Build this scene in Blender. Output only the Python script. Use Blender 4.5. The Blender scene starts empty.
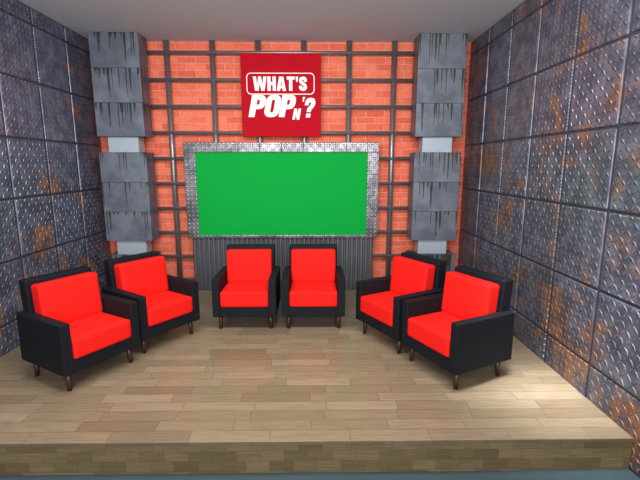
import bpy, bmesh, math, random
from mathutils import Vector, Matrix
random.seed(4)
C = bpy.context.scene.collection
bpy.context.scene.view_settings.view_transform = 'Standard'
R = math.radians

# ------------------------------------------------------------------ node helper
class NM:
    def __init__(s, name):
        s.m = bpy.data.materials.new(name); s.m.use_nodes = True
        s.t = s.m.node_tree; s.b = s.t.nodes['Principled BSDF']
    def n(s, typ): return s.t.nodes.new(typ)
    def put(s, sock, v):
        if hasattr(v, 'is_output'): s.t.links.new(v, sock)
        elif isinstance(v, (tuple, list)) and len(v) == 3 and sock.type == 'RGBA': sock.default_value = (*v, 1)
        else: sock.default_value = v
    def ma(s, op, a, b=0.0, c=0.0, clamp=False):
        n = s.n('ShaderNodeMath'); n.operation = op; n.use_clamp = clamp
        s.put(n.inputs[0], a); s.put(n.inputs[1], b); s.put(n.inputs[2], c)
        return n.outputs[0]
    def coord(s):
        tc = s.n('ShaderNodeTexCoord'); sp = s.n('ShaderNodeSeparateXYZ')
        s.t.links.new(tc.outputs['Object'], sp.inputs[0])
        s.obj = tc.outputs['Object']
        return sp.outputs[0], sp.outputs[1], sp.outputs[2]
    def vec(s, x, y, z):
        n = s.n('ShaderNodeCombineXYZ')
        for i, v in enumerate((x, y, z)): s.put(n.inputs[i], v)
        return n.outputs[0]
    def noise(s, v, scale, detail=4, rough=.55):
        n = s.n('ShaderNodeTexNoise'); s.t.links.new(v, n.inputs['Vector'])
        n.inputs['Scale'].default_value = scale; n.inputs['Detail'].default_value = detail
        n.inputs['Roughness'].default_value = rough
        return n.outputs['Fac']
    def white(s, v):
        n = s.n('ShaderNodeTexWhiteNoise'); n.noise_dimensions = '3D'
        s.t.links.new(v, n.inputs['Vector']); return n.outputs['Value']
    def sm(s, v, lo, hi):
        n = s.n('ShaderNodeMapRange'); n.interpolation_type = 'SMOOTHSTEP'
        s.put(n.inputs[0], v); n.inputs[1].default_value = lo; n.inputs[2].default_value = hi
        return n.outputs[0]
    def mix(s, f, a, b, mode='MIX'):
        n = s.n('ShaderNodeMix'); n.data_type = 'RGBA'; n.blend_type = mode
        s.put(n.inputs[0], f); s.put(n.inputs[6], a); s.put(n.inputs[7], b)
        return n.outputs[2]
    def ramp(s, f, stops):
        n = s.n('ShaderNodeValToRGB'); s.t.links.new(f, n.inputs[0])
        e = n.color_ramp.elements
        while len(e) < len(stops): e.new(.5)
        for q, (p, c) in zip(e, stops): q.position = p; q.color = (*c, 1)
        return n.outputs[0]
    def bump(s, h, dist, strength=1.0):
        n = s.n('ShaderNodeBump'); n.inputs['Strength'].default_value = strength
        n.inputs['Distance'].default_value = dist
        s.t.links.new(h, n.inputs['Height']); s.t.links.new(n.outputs[0], s.b.inputs['Normal'])
    def set(s, **k):
        for key, v in k.items():
            s.put(s.b.inputs[{'col': 'Base Color', 'rough': 'Roughness', 'metal': 'Metallic', 'spec': 'Specular IOR Level'}[key]], v)
        return s.m

def tread(N, u, v, c):
    U = N.ma('DIVIDE', u, c); V = N.ma('DIVIDE', v, c)
    pu = N.ma('FLOOR', U); pv = N.ma('FLOOR', V)
    par = N.ma('ABSOLUTE', N.ma('MODULO', N.ma('ADD', pu, pv), 2.0))
    sg = N.ma('SUBTRACT', N.ma('MULTIPLY', par, 2.0), 1.0)
    fx = N.ma('SUBTRACT', N.ma('SUBTRACT', U, pu), .5); fy = N.ma('SUBTRACT', N.ma('SUBTRACT', V, pv), .5)
    sf = N.ma('MULTIPLY', fy, sg)
    a = N.ma('ABSOLUTE', N.ma('ADD', fx, sf)); b = N.ma('ABSOLUTE', N.ma('SUBTRACT', fx, sf))
    d = N.ma('ADD', N.ma('DIVIDE', a, .88), N.ma('DIVIDE', b, .36))
    return N.ma('MULTIPLY', N.ma('SUBTRACT', 1.0, d), 1.8, clamp=True)

def mat_tread_wall(name, steel, dark, rust, amount, lowbias):
    N = NM(name); x, y, z = N.coord()
    h = tread(N, y, z, .057)
    n1 = N.noise(N.obj, 2.1, 6, .62); n2 = N.noise(N.obj, 7, 5, .6)
    f = N.ma('ADD', N.ma('MULTIPLY', n1, .70), N.ma('MULTIPLY', n2, .30))
    f = N.ma('ADD', f, N.ma('MULTIPLY', N.sm(z, 2.4, .5), lowbias))
    rf = N.sm(f, amount, amount + .12)
    base = N.mix(N.sm(n2, .35, .7), dark, steel)
    rc = N.mix(N.sm(n2, .38, .62), tuple(q*.5 for q in rust), rust)
    col = N.mix(N.ma('MULTIPLY', rf, .85), base, rc)
    col = N.mix(N.ma('MULTIPLY', h, .32), col, N.mix(.6, col, (.45, .46, .53)))
    N.bump(h, .0095, 1.0)
    return N.set(col=col, metal=.48, rough=N.ma('ADD', .35, N.ma('MULTIPLY', rf, .08)))

def mat_tread_frame():
    N = NM('tread_steel'); x, y, z = N.coord()
    h = tread(N, x, z, .058); n2 = N.noise(N.obj, 6, 4, .6)
    pt = N.sm(n2, .38, .62)
    col = N.mix(pt, (.13, .127, .14), (.26, .255, .27))
    col = N.mix(N.ma('MULTIPLY', h, .75), col, N.mix(pt, (.55, .545, .57), (.88, .87, .90)))
    N.bump(h, .012, 1.0)
    return N.set(col=col, metal=.5, rough=.26)

def mat_wood(name, ax, pw, pl, tones, dark, joint=.6, r0=.2, sp=.5):
    N = NM(name); x, y, z = N.coord()
    u, v = (x, y) if ax == 'xy' else (x, z)
    V = N.ma('DIVIDE', v, pw); row = N.ma('FLOOR', V)
    off = N.ma('MULTIPLY', N.white(N.vec(row, 3.3, 0.5)), 5.0)
    U = N.ma('ADD', N.ma('DIVIDE', u, pl), off); colm = N.ma('FLOOR', U)
    idn = N.white(N.vec(row, colm, 1.7))
    g = N.noise(N.vec(N.ma('MULTIPLY', u, 2.2), N.ma('MULTIPLY', v, 30), N.ma('MULTIPLY', idn, 20)), 2.2, 5, .6)
    col = N.ramp(idn, tones)
    col = N.mix(N.ma('MULTIPLY', N.sm(g, .40, .66), .65), col, N.mix(.6, col, dark))
    fv = N.ma('SUBTRACT', V, row); fu = N.ma('SUBTRACT', U, colm)
    ev = N.ma('MULTIPLY', N.ma('MINIMUM', fv, N.ma('SUBTRACT', 1.0, fv)), pw)
    eu = N.ma('MULTIPLY', N.ma('MINIMUM', fu, N.ma('SUBTRACT', 1.0, fu)), pl)
    e = N.sm(N.ma('MINIMUM', ev, eu), .0, .005)
    col = N.mix(N.ma('MULTIPLY', N.ma('SUBTRACT', 1.0, e), joint), col, (.05, .038, .02))
    N.bump(e, .001, .4)
    return N.set(col=col, rough=N.ma('ADD', r0, N.ma('MULTIPLY', g, .14)), spec=sp)

def mat_brick():
    N = NM('orange_brick'); x, y, z = N.coord()
    bt = N.n('ShaderNodeTexBrick'); N.put(bt.inputs['Vector'], N.vec(x, z, 0.0))
    N.put(bt.inputs['Color1'], (.94, .205, .112)); N.put(bt.inputs['Color2'], (.72, .128, .070)); N.put(bt.inputs['Mortar'], (.94, .35, .25))
    bt.inputs['Scale'].default_value = 1; bt.inputs['Mortar Size'].default_value = .0072
    bt.inputs['Mortar Smooth'].default_value = .35
    bt.inputs['Brick Width'].default_value = .26; bt.inputs['Row Height'].default_value = .088
    n = N.noise(N.obj, 30, 5, .7); n1 = N.noise(N.obj, 5, 3)
    col = N.mix(N.ma('MULTIPLY', N.sm(n, .47, .68), .42), bt.outputs['Color'], (.50, .08, .045))
    col = N.mix(N.ma('MULTIPLY', N.sm(n1, .45, .7), .2), col, (1.0, .34, .21))
    N.bump(N.ma('SUBTRACT', N.ma('MULTIPLY', n, .4), bt.outputs['Fac']), .008, .9)
    return N.set(col=col, rough=.8, spec=.2)

def mat_block():
    """weathered blue-grey metal with dark drips running down from each block's top edge"""
    N = NM('stained_metal_block'); x, y, z = N.coord()
    oi = N.n('ShaderNodeObjectInfo'); r = N.ma('MULTIPLY', oi.outputs['Random'], 30)
    p = N.vec(N.ma('ADD', x, r), y, z)
    n1 = N.noise(p, 4, 5, .62); n2 = N.noise(p, 28, 4, .6)
    col = N.mix(N.sm(n1, .34, .68), (.105, .120, .150), (.175, .196, .24))
    s = N.ma('ADD', N.ma('ADD', N.ma('ADD', x, y), r), N.ma('MULTIPLY', N.ma('SUBTRACT', n2, .5), .008))
    total = None
    for cell, seed, dens in ((.030, 2.0, .58), (.055, 7.0, .58)):
        q = N.ma('DIVIDE', s, cell); c = N.ma('FLOOR', q)
        on = N.ma('GREATER_THAN', N.white(N.vec(c, seed, r)), dens)
        ln = N.ma('ADD', .05, N.ma('MULTIPLY', N.ma('POWER', N.white(N.vec(c, seed+3.3, r)), 1.4), .36))
        fr = N.ma('ABSOLUTE', N.ma('SUBTRACT', N.ma('SUBTRACT', q, c), .5))
        down = N.ma('DIVIDE', N.ma('SUBTRACT', .415, z), ln)                       # 0 at the top edge, 1 at the tip
        wid = N.ma('MULTIPLY', N.ma('SUBTRACT', 1.0, down), .20)
        d = N.ma('MULTIPLY', N.sm(N.ma('SUBTRACT', N.ma('ADD', wid, .08), fr), -.03, .05), N.sm(down, 1.0, .85))
        d = N.ma('MULTIPLY', d, on)
        total = d if total is None else N.ma('MAXIMUM', total, d)
    col = N.mix(N.ma('MULTIPLY', total, .94), col, N.mix(N.sm(n1, .42, .55), (.012, .014, .011), (.034, .036, .010)))
    sp = N.sm(n2, .61, .69)
    col = N.mix(N.ma('MULTIPLY', sp, .55), col, (.055, .048, .024))
    N.bump(n2, .0015, .5)
    return N.set(col=col, rough=.45, metal=.25)

def mat_plain(name, c, rough=.6, metal=0, nz=0.12, scale=12, bump=0, spec=.5):
    N = NM(name); N.coord(); n = N.noise(N.obj, scale, 4)
    col = N.mix(n, tuple(q*(1-nz) for q in c), tuple(min(1, q*(1+nz)) for q in c))
    if bump: N.bump(n, bump, .5)
    return N.set(col=col, rough=rough, metal=metal, spec=spec)

WL = mat_tread_wall('rusted_tread_plate_cool', (.20, .212, .29), (.088, .095, .14), (.42, .175, .065), .55, .05)
WR = mat_tread_wall('rusted_tread_plate_warm', (.20, .205, .262), (.09, .093, .125), (.32, .142, .060), .49, 0.0)
SEAM = mat_plain('seam_steel', (.045, .048, .066), .5, .3)
TF = mat_tread_frame()
OAK = [(0, (.195, .140, .085)), (.35, (.280, .208, .130)), (.7, (.235, .172, .105)), (1, (.318, .240, .154))]
DECK = mat_wood('oak_planks', 'xy', .118, .54, OAK, (.12, .082, .046), .55, .23, .55)
RISE = mat_wood('oak_riser_boards', 'xz', .075, .16, [(0, (.105, .074, .034)), (.5, (.145, .104, .050)), (1, (.180, .132, .066))], (.07, .048, .020), .35, .45, .3)
BRICK = mat_brick(); BLOCK = mat_block()
NECK = mat_plain('pale_steel', (.40, .46, .52), .45, .2)
CEIL = mat_plain('grey_ceiling', (.61, .655, .70), .85, 0, .04, 3)
FLOOR = mat_plain('dark_teal_floor', (.035, .06, .07), .6)
PIPE = mat_plain('grey_pipe', (.23, .218, .225), .30, .6, .25, 20)
GREEN = mat_plain('green_screen_cloth', (.006, .34, .047), .9, 0, .03, 4, spec=.05)
CORR = mat_plain('corrugated_steel', (.13, .13, .145), .45, .4, .2, 10)
SIGN = mat_plain('sign_red', (.46, .008, .018), .8, 0, .03, 4, spec=.03)
WHITE = mat_plain('sign_white', (.95, .93, .93), .6, 0, .02, 4)
LEATHER = mat_plain('black_leather', (.0075, .009, .012), .65, 0, .2, 60, .0008, .15)
REDF = mat_plain('red_fabric', (.76, .011, .007), .8, 0, .05, 80, .0008, .15)
LEG = mat_plain('dark_brown_wood', (.048, .014, .011), .4, 0, .25, 30)

# ------------------------------------------------------------------ mesh helpers
def obj(name, bm, mat, parent=None, smooth=False, loc=None):
    me = bpy.data.meshes.new(name); bmesh.ops.recalc_face_normals(bm, faces=bm.faces[:])
    bm.to_mesh(me); bm.free()
    for m in (mat if isinstance(mat, list) else [mat]): me.materials.append(m)
    if smooth:
        for p in me.polygons: p.use_smooth = True
    o = bpy.data.objects.new(name, me); C.objects.link(o)
    if parent: o.parent = parent
    if loc: o.location = loc
    return o
def thing(name, label, cat, loc=(0, 0, 0), rz=0, group=None):
    o = bpy.data.objects.new(name, None); C.objects.link(o); o.empty_display_size = .1
    o.location = loc; o.rotation_euler = (0, 0, rz)
    o['label'] = label; o['category'] = cat
    if group: o['group'] = group
    return o
def struct(name, bm, mat, label, cat):
    o = obj(name, bm, mat); o['kind'] = 'structure'; o['label'] = label; o['category'] = cat; return o
def box(bm, x0, x1, y0, y1, z0, z1, bev=0, seg=2, mi=0):
    r = bmesh.ops.create_cube(bm, size=1)
    for v in r['verts']:
        v.co = Vector((x0 + (v.co.x+.5)*(x1-x0), y0 + (v.co.y+.5)*(y1-y0), z0 + (v.co.z+.5)*(z1-z0)))
    fs = {f for v in r['verts'] for f in v.link_faces}
    for f in fs: f.material_index = mi
    if bev:
        es = list({e for v in r['verts'] for e in v.link_edges})
        bmesh.ops.bevel(bm, geom=es, offset=bev, segments=seg, affect='EDGES', profile=.5)
def tube(bm, p, q, r, seg=16, r2=None):
    p = Vector(p); q = Vector(q); d = q - p
    M = Matrix.Translation((p+q)/2) @ d.to_track_quat('Z', 'Y').to_matrix().to_4x4()
    bmesh.ops.create_cone(bm, cap_ends=True, segments=seg, radius1=r, radius2=r if r2 is None else r2, depth=d.length, matrix=M)
def puffy(sx, sy, sz, r, crown, axis, n=14):
    """rounded cushion centred on the origin, crowned along one axis"""
    bm = bmesh.new(); bmesh.ops.create_cube(bm, size=2)
    bmesh.ops.subdivide_edges(bm, edges=bm.edges[:], cuts=n, use_grid_fill=True)
    H = Vector((sx/2, sy/2, sz/2))
    for v in bm.verts:
        s = Vector([math.copysign(abs(c)**.7, c) if abs(c) > 1e-6 else 0 for c in v.co])
        p = Vector([s[i]*H[i] for i in range(3)])
        q = Vector([max(-H[i]+r, min(H[i]-r, p[i])) for i in range(3)])
        d = p - q
        if d.length > 1e-6: p = q + d.normalized()*r
        o = [i for i in range(3) if i != axis]
        k = max(0, 1-(p[o[0]]/H[o[0]])**2) * max(0, 1-(p[o[1]]/H[o[1]])**2)
        p[axis] += math.copysign(crown*k, p[axis]) if abs(p[axis]) > H[axis]*.3 else 0
        v.co = p
    return bm

# ------------------------------------------------------------------ room shell
XL, XR, YB, ZC, YF, ZF = -2.56, 2.60, 6.05, 3.45, 2.49, -.24
Y0 = 0.0
def side_wall(name, s, X, mat, label):
    bm = bmesh.new()
    a, b = sorted((X, X+s*.12))
    box(bm, a, b, Y0, YB+.1, ZF, ZC, mi=1)
    rows = [ZF, .27, .87, 1.47, 2.07, 2.67, 3.27, ZC]
    ys = [0.0+.6*i for i in range(11)]; ys[-1] = YB
    gy, gz = .016, .010
    for i in range(len(ys)-1):
        for j in range(len(rows)-1):
            a, b = sorted((X-s*.012, X+s*.02))
            box(bm, a, b, ys[i]+gy, ys[i+1]-gy, rows[j]+gz, rows[j+1]-gz, .010, 2)
    return struct(name, bm, [mat, SEAM], label, 'wall')
side_wall('wall_left', -1, XL, WL, 'left wall of blue-grey tread plate panels with rust patches')
side_wall('wall_right', 1, XR, WR, 'right wall of brown rusted tread plate panels')
bm = bmesh.new(); box(bm, XL, XR, YB, YB+.12, ZF, ZC)
struct('wall_back', bm, BRICK, 'orange brick back wall behind the dark pipe grid', 'wall')
bm = bmesh.new(); box(bm, XL-.12, XR+.12, Y0, YB+.12, ZC, ZC+.1)
struct('ceiling', bm, CEIL, 'plain grey ceiling', 'ceiling')
bm = bmesh.new(); box(bm, XL-.12, XR+.12, -1.5, YB+.12, ZF-.1, ZF)
struct('floor', bm, FLOOR, 'dark teal floor in front of the stage', 'floor')

# ------------------------------------------------------------------ stage
st = thing('stage_platform', 'raised wooden plank stage platform carrying the armchairs', 'stage', (0, YF, ZF))
def rel(o, p): o.location = (-p.location.x, -p.location.y, -p.location.z)
bm = bmesh.new(); box(bm, XL+.014, XR-.014, YF-.012, YB-.005, -.03, 0, .004, 1)
rel(obj('deck', bm, DECK, st), st)
bm = bmesh.new(); box(bm, XL+.014, XR-.014, YF-.006, YF+.05, ZF, -.03)
rel(obj('riser', bm, RISE, st), st)

# ------------------------------------------------------------------ pipe grid
pg = thing('pipe_grid', 'grid of dark metal pipes fixed over the orange brick wall', 'pipe grid', (0, 5.99, 0))
for x in (-1.54, -.925, -.31, .31, .925, 1.54):
    bm = bmesh.new(); tube(bm, (x, 0, 0.001), (x, 0, ZC-.005), .037); obj('upright_pipe', bm, PIPE, pg, True)
for k in range(10):
    z = .14+.35*k
    bm = bmesh.new(); tube(bm, (-2.52, -.02, z), (2.52, -.02, z), .024); obj('cross_pipe', bm, PIPE, pg, True)

# ------------------------------------------------------------------ pillars
def pillar(cx, label):
    w, y0, y1 = .62, 5.64, 5.925
    t = thing('pillar', label, 'pillar', (cx, (y0+y1)/2, 0), 0, 'block pillars flanking the green screen')
    hy = (y1-y0)/2
    def seg(z0, z1, n):
        h = (z1-z0)/n
        for i in range(n):
            bm = bmesh.new(); box(bm, -w/2, w/2, -hy, hy, 0, h-.002, .004, 2)
            obj('stained_block', bm, BLOCK, t, loc=(0, 0, z0+i*h+.001))
    seg(0, .58, 1); seg(.78, 1.97, 3); seg(2.17, ZC-.002, 3)
    for z0, z1 in ((.58, .78), (1.97, 2.17)):
        bm = bmesh.new(); box(bm, -.20, .20, -hy+.05, hy-.03, z0-.004, z1, .004, 1); obj('collar', bm, NECK, t)
    return t
pillar(-2.085, 'stained grey block pillar beside the left wall')
pillar(2.095, 'stained grey block pillar beside the right wall')

# ------------------------------------------------------------------ green screen and skirt
gs = thing('green_screen', 'bright green screen in a silver tread plate frame', 'screen', (0, 5.87, .785))
bm = bmesh.new()
ox, oz0, oz1, ix, iz0, iz1 = 1.335, .785, 2.105, 1.18, .825, 1.975
H = oz1-oz0; tb = iz1-oz0
for s in (-1, 1):
    for k in range(4):
        box(bm, *sorted((s*ix, s*ox)), -.06, .06, tb*k/4, tb*(k+1)/4-.002, .004, 2)
    box(bm, *sorted((s*ix, s*ox)), -.06, .06, tb, H, .004, 2)
for k in range(8):
    a = -ix+2*ix*k/8; b = -ix+2*ix*(k+1)/8
    box(bm, a+.001, b-.001, -.06, .06, tb, H, .004, 2); box(bm, a+.001, b-.001, -.06, .06, 0, iz0-oz0, .004, 2)
obj('frame', bm, TF, gs)
bm = bmesh.new(); box(bm, -ix-.02, ix+.02, -.035, .03, iz0-oz0-.02, iz1-oz0+.02); obj('screen_panel', bm, GREEN, gs)

bm = bmesh.new()
prof = []; x = -1.29; p = .068; i = 0
while x < 1.29:
    for dx, dy in ((0, 0), (.018, -.026), (.040, -.026), (.058, 0)):
        if x+dx <= 1.30: prof.append((x+dx, dy))
    x += p
fr = [[bm.verts.new((a, b, z)) for a, b in prof] for z in (0.001, .783)]
bk = [[bm.verts.new((a, .03, z)) for a, b in (prof[0], prof[-1])] for z in (0.001, .783)]
for q in range(len(prof)-1): bm.faces.new((fr[0][q], fr[0][q+1], fr[1][q+1], fr[1][q]))
for z in (0, 1): bm.faces.new([bk[z][0]] + fr[z] + [bk[z][1]])
bm.faces.new((bk[0][0], bk[0][1], bk[1][1], bk[1][0]))
bm.faces.new((bk[0][0], fr[0][0], fr[1][0], bk[1][0])); bm.faces.new((bk[0][1], fr[0][-1], fr[1][-1], bk[1][1]))
cp = obj('corrugated_panel', bm, CORR, loc=(0, 5.87, 0))
cp['label'] = 'dark grey corrugated metal panel under the green screen'; cp['category'] = 'panel'

# ------------------------------------------------------------------ sign with lettering
def stroke(pts, w):
    P = [Vector(p) for p in pts]; L = []; Rr = []
    for i, p in enumerate(P):
        d1 = (p-P[i-1]).normalized() if i else None; d2 = (P[i+1]-p).normalized() if i < len(P)-1 else None
        a = d1 or d2; b = d2 or d1
        n1 = Vector((-a.y, a.x)); n2 = Vector((-b.y, b.x)); n = (n1+n2).normalized()
        k = w/2/max(.5, n.dot(n1)); L.append(p+n*k); Rr.append(p-n*k)
    return [tuple(v) for v in L + Rr[::-1]]
def rrect(x0, y0, x1, y1, r, n=6):
    o = []
    for cx, cy, a in ((x1-r, y1-r, 0), (x0+r, y1-r, 90), (x0+r, y0+r, 180), (x1-r, y0+r, 270)):
        for i in range(n+1):
            t = R(a+90*i/n); o.append((cx+r*math.cos(t), cy+r*math.sin(t)))
    return o
G = {
 'W': (1.0, [[(0,1),(.23,1),(.31,.40),(.40,1),(.60,1),(.69,.40),(.77,1),(1,1),(.85,0),(.60,0),(.5,.55),(.40,0),(.15,0)]]),
 'H': (.62, [[(0,0),(0,1),(.24,1),(.24,.62),(.38,.62),(.38,1),(.62,1),(.62,0),(.38,0),(.38,.40),(.24,.40),(.24,0)]]),
 'A': (.68, [[(0,0),(.19,1),(.49,1),(.68,0),(.44,0),(.41,.18),(.27,.18),(.24,0)], [(.29,.36),(.39,.36),(.34,.74)]]),
 'T': (.58, [[(0,1),(.58,1),(.58,.79),(.41,.79),(.41,0),(.17,0),(.17,.79),(0,.79)]]),
 "'": (.2, [[(0,1),(.2,1),(.14,.62),(.05,.62)]]),
 'S': (.58, [stroke([(.465,.64),(.465,.77),(.41,.86),(.29,.885),(.17,.86),(.115,.77),(.115,.69),(.17,.59),(.29,.51),(.41,.42),(.465,.32),(.465,.23),(.41,.14),(.29,.115),(.17,.14),(.115,.23),(.115,.36)], .225)]),
 'P': (.70, [[(0,0),(0,1),(.42,1),(.58,.97),(.67,.88),(.70,.76),(.70,.60),(.67,.48),(.58,.39),(.42,.36),(.29,.36),(.29,0)], [(.29,.79),(.36,.79),(.42,.76),(.42,.59),(.36,.56),(.29,.56)]]),
 'O': (.72, [rrect(0,0,.72,1,.28), rrect(.28,.21,.44,.79,.078)]),
 'N': (.64, [[(0,0),(0,1),(.24,1),(.40,.5),(.40,1),(.64,1),(.64,0),(.42,0),(.24,.52),(.24,0)]]),
 '?': (.58, [stroke([(.115,.62),(.115,.77),(.17,.86),(.29,.885),(.41,.86),(.465,.77),(.465,.66),(.41,.55),(.31,.46),(.29,.38),(.29,.28)], .225), [(.17,0),(.41,0),(.41,.2),(.17,.2)]]),
}
def shapes_mesh(name, letters, depth, mat, parent, loc):
    """each letter (list of loops, holes included) is filled by itself, then all join into one mesh"""
    bm = bmesh.new()
    for loops in letters:
        cu = bpy.data.curves.new(name, 'CURVE'); cu.dimensions = '2D'; cu.fill_mode = 'BOTH'; cu.extrude = depth/2
        for L in loops:
            sp = cu.splines.new('POLY'); sp.points.add(len(L)-1)
            for pt, (a, b) in zip(sp.points, L): pt.co = (a, b, 0, 1)
            sp.use_cyclic_u = True
        tmp = bpy.data.objects.new('tmp', cu); C.objects.link(tmp)
        dg = bpy.context.evaluated_depsgraph_get(); dg.update()
        me = bpy.data.meshes.new_from_object(tmp.evaluated_get(dg)); bpy.data.objects.remove(tmp); bpy.data.curves.remove(cu)
        bm.from_mesh(me); bpy.data.meshes.remove(me)
    for v in bm.verts: v.co = Vector((v.co.x, -v.co.z, v.co.y))
    return obj(name, bm, mat, parent, loc=loc)
def word(txt, x, y, h, kx=1, sh=0, gap=.05):
    out = []
    for ch in txt:
        w, Ls = G[ch]
        out.append([[(x+(a*kx+b*sh)*h, y+b*h) for a, b in L] for L in Ls])
        x += (w*kx+gap)*h
    return out
sg = thing('sign', 'square red sign with white lettering reading WHAT\'S POP\'N?', 'sign', (0, 5.925, 2.19))
bm = bmesh.new(); box(bm, -.54, .54, -.012, .012, 0, 1.085, .003, 1); obj('panel', bm, SIGN, sg)
zc = .5425; yf = -.0145
shapes_mesh('title_border', [[rrect(-.465, .010, .453, .290, .06), rrect(-.454, .021, .442, .279, .05)]], .005, WHITE, sg, (0, yf, zc))
shapes_mesh('lettering', word("WHAT'S", -.378, .058, .184, 1.0, 0, .06), .005, WHITE, sg, (0, yf, zc))
shapes_mesh('lettering', word('POP', -.450, -.285, .290, .97, .20, .018) , .005, WHITE, sg, (0, yf, zc))
shapes_mesh('lettering', word('N', .148, -.318, .146, 1.0, .20) + word("'", .262, -.185, .165, .95, .20)
            + word('?', .292, -.290, .260, .92, .17), .005, WHITE, sg, (0, yf, zc))

# ------------------------------------------------------------------ armchairs
def make_chair():
    """local frame: faces -Y, origin on the floor at the footprint centre"""
    t = thing('armchair', '', 'armchair', group='red and black armchairs in an arc on the stage')
    W, D, lh = .695, .645, .160
    hw, hd = W/2, D/2; at = .081
    for s in (-1, 1):
        bm = bmesh.new(); box(bm, *sorted((s*(hw-at), s*hw)), -hd, hd, lh, .583, .008, 3)
        obj('arm', bm, LEATHER, t)
    bm = bmesh.new(); box(bm, -hw+at-.002, hw-at+.002, -hd+.008, hd-.01, lh, .275, .006, 2); obj('base', bm, LEATHER, t)
    bm = bmesh.new(); box(bm, -hw+.060, hw-.060, hd-.14, hd-.03, .20, .85, .010, 3)
    for v in bm.verts: v.co.y += max(0, v.co.z-.3)*.10
    obj('backrest', bm, LEATHER, t)
    cw = W-2*at-.006
    bm = puffy(cw, .50, .175, .026, .006, 2)
    bmesh.ops.translate(bm, vec=(0, -.081, .270+.087), verts=bm.verts[:]); obj('seat_cushion', bm, REDF, t, True)
    bm = puffy(cw-.004, .135, .39, .027, .008, 1)
    bmesh.ops.rotate(bm, cent=(0, 0, 0), matrix=Matrix.Rotation(R(-5.7), 3, 'X'), verts=bm.verts[:])
    bmesh.ops.translate(bm, vec=(0, .143, .437+.19), verts=bm.verts[:]); obj('back_cushion', bm, REDF, t, True)
    for sx in (-1, 1):
        for sy in (-1, 1):
            bm = bmesh.new(); tube(bm, (sx*.282, sy*.244, 0), (sx*.274, sy*.235, lh+.004), .018, 16, .029)
            for v in bm.verts:
                if v.co.z < .03: v.co.z = .0008
            obj('leg', bm, LEG, t, True)
    return t
def dup(root):
    r = root.copy(); C.objects.link(r)
    for ch in root.children:
        c = ch.copy(); C.objects.link(c); c.parent = r
    return r
spots = [(-1.61, 3.50, 60, 'black armchair with red cushions, the closest one to the left wall'),
         (-1.25, 4.19, 55, 'black armchair with red cushions in front of the left pillar'),
         (-.32, 4.67, 0, 'black armchair with red cushions, left of the centre pair below the green screen'),
         (.435, 4.67, 0, 'black armchair with red cushions, right of the centre pair below the green screen'),
         (1.34, 4.14, -61, 'black armchair with red cushions in front of the right pillar'),
         (1.695, 3.48, -64, 'black armchair with red cushions, the closest one to the right wall')]
first = make_chair()
for i, (x, y, a, lab) in enumerate(spots):
    o = first if i == 0 else dup(first)
    o.location = (x, y, 0); o.rotation_euler = (0, 0, R(a)); o['label'] = lab

# ------------------------------------------------------------------ light, world, camera
def area(loc, tgt, sx, sy, e, c=(1, 1, 1)):
    l = bpy.data.lights.new('area', 'AREA'); l.shape = 'RECTANGLE'; l.size = sx; l.size_y = sy; l.energy = e; l.color = c
    o = bpy.data.objects.new('area_light', l); C.objects.link(o); o.location = loc
    o.rotation_euler = (Vector(tgt)-Vector(loc)).to_track_quat('-Z', 'Y').to_euler(); return o
area((0, 2.8, 3.40), (0, 4.2, 0), 3.6, 1.2, 240)
area((0.2, -1.6, 2.2), (0, 5.5, 2.6), 4, 2.4, 225)
sp = bpy.data.lights.new('spot', 'SPOT'); sp.energy = 2000; sp.spot_size = R(28); sp.spot_blend = 1; sp.shadow_soft_size = .5; sp.color = (.85, .93, 1)  # added lamp: brightens the near-right deck in place of a glossy sheen
so = bpy.data.objects.new('added_sheen_spot', sp); C.objects.link(so); so.location = (1.95, 2.6, 3.38)
so.rotation_euler = (Vector((2.42, 3.15, 0))-so.location).to_track_quat('-Z', 'Y').to_euler()
w = bpy.data.worlds.new('world'); bpy.context.scene.world = w; w.use_nodes = True
w.node_tree.nodes['Background'].inputs[0].default_value = (.78, .81, .87, 1); w.node_tree.nodes['Background'].inputs[1].default_value = 1.05
cam = bpy.data.cameras.new('camera'); co = bpy.data.objects.new('camera', cam); C.objects.link(co)
cam.sensor_width = 36; cam.lens = 416/640*36; cam.clip_start = .05
co.location = (.45, 0, 1.80); co.rotation_euler = (R(79.8), 0, R(-.75))
bpy.context.scene.camera = co
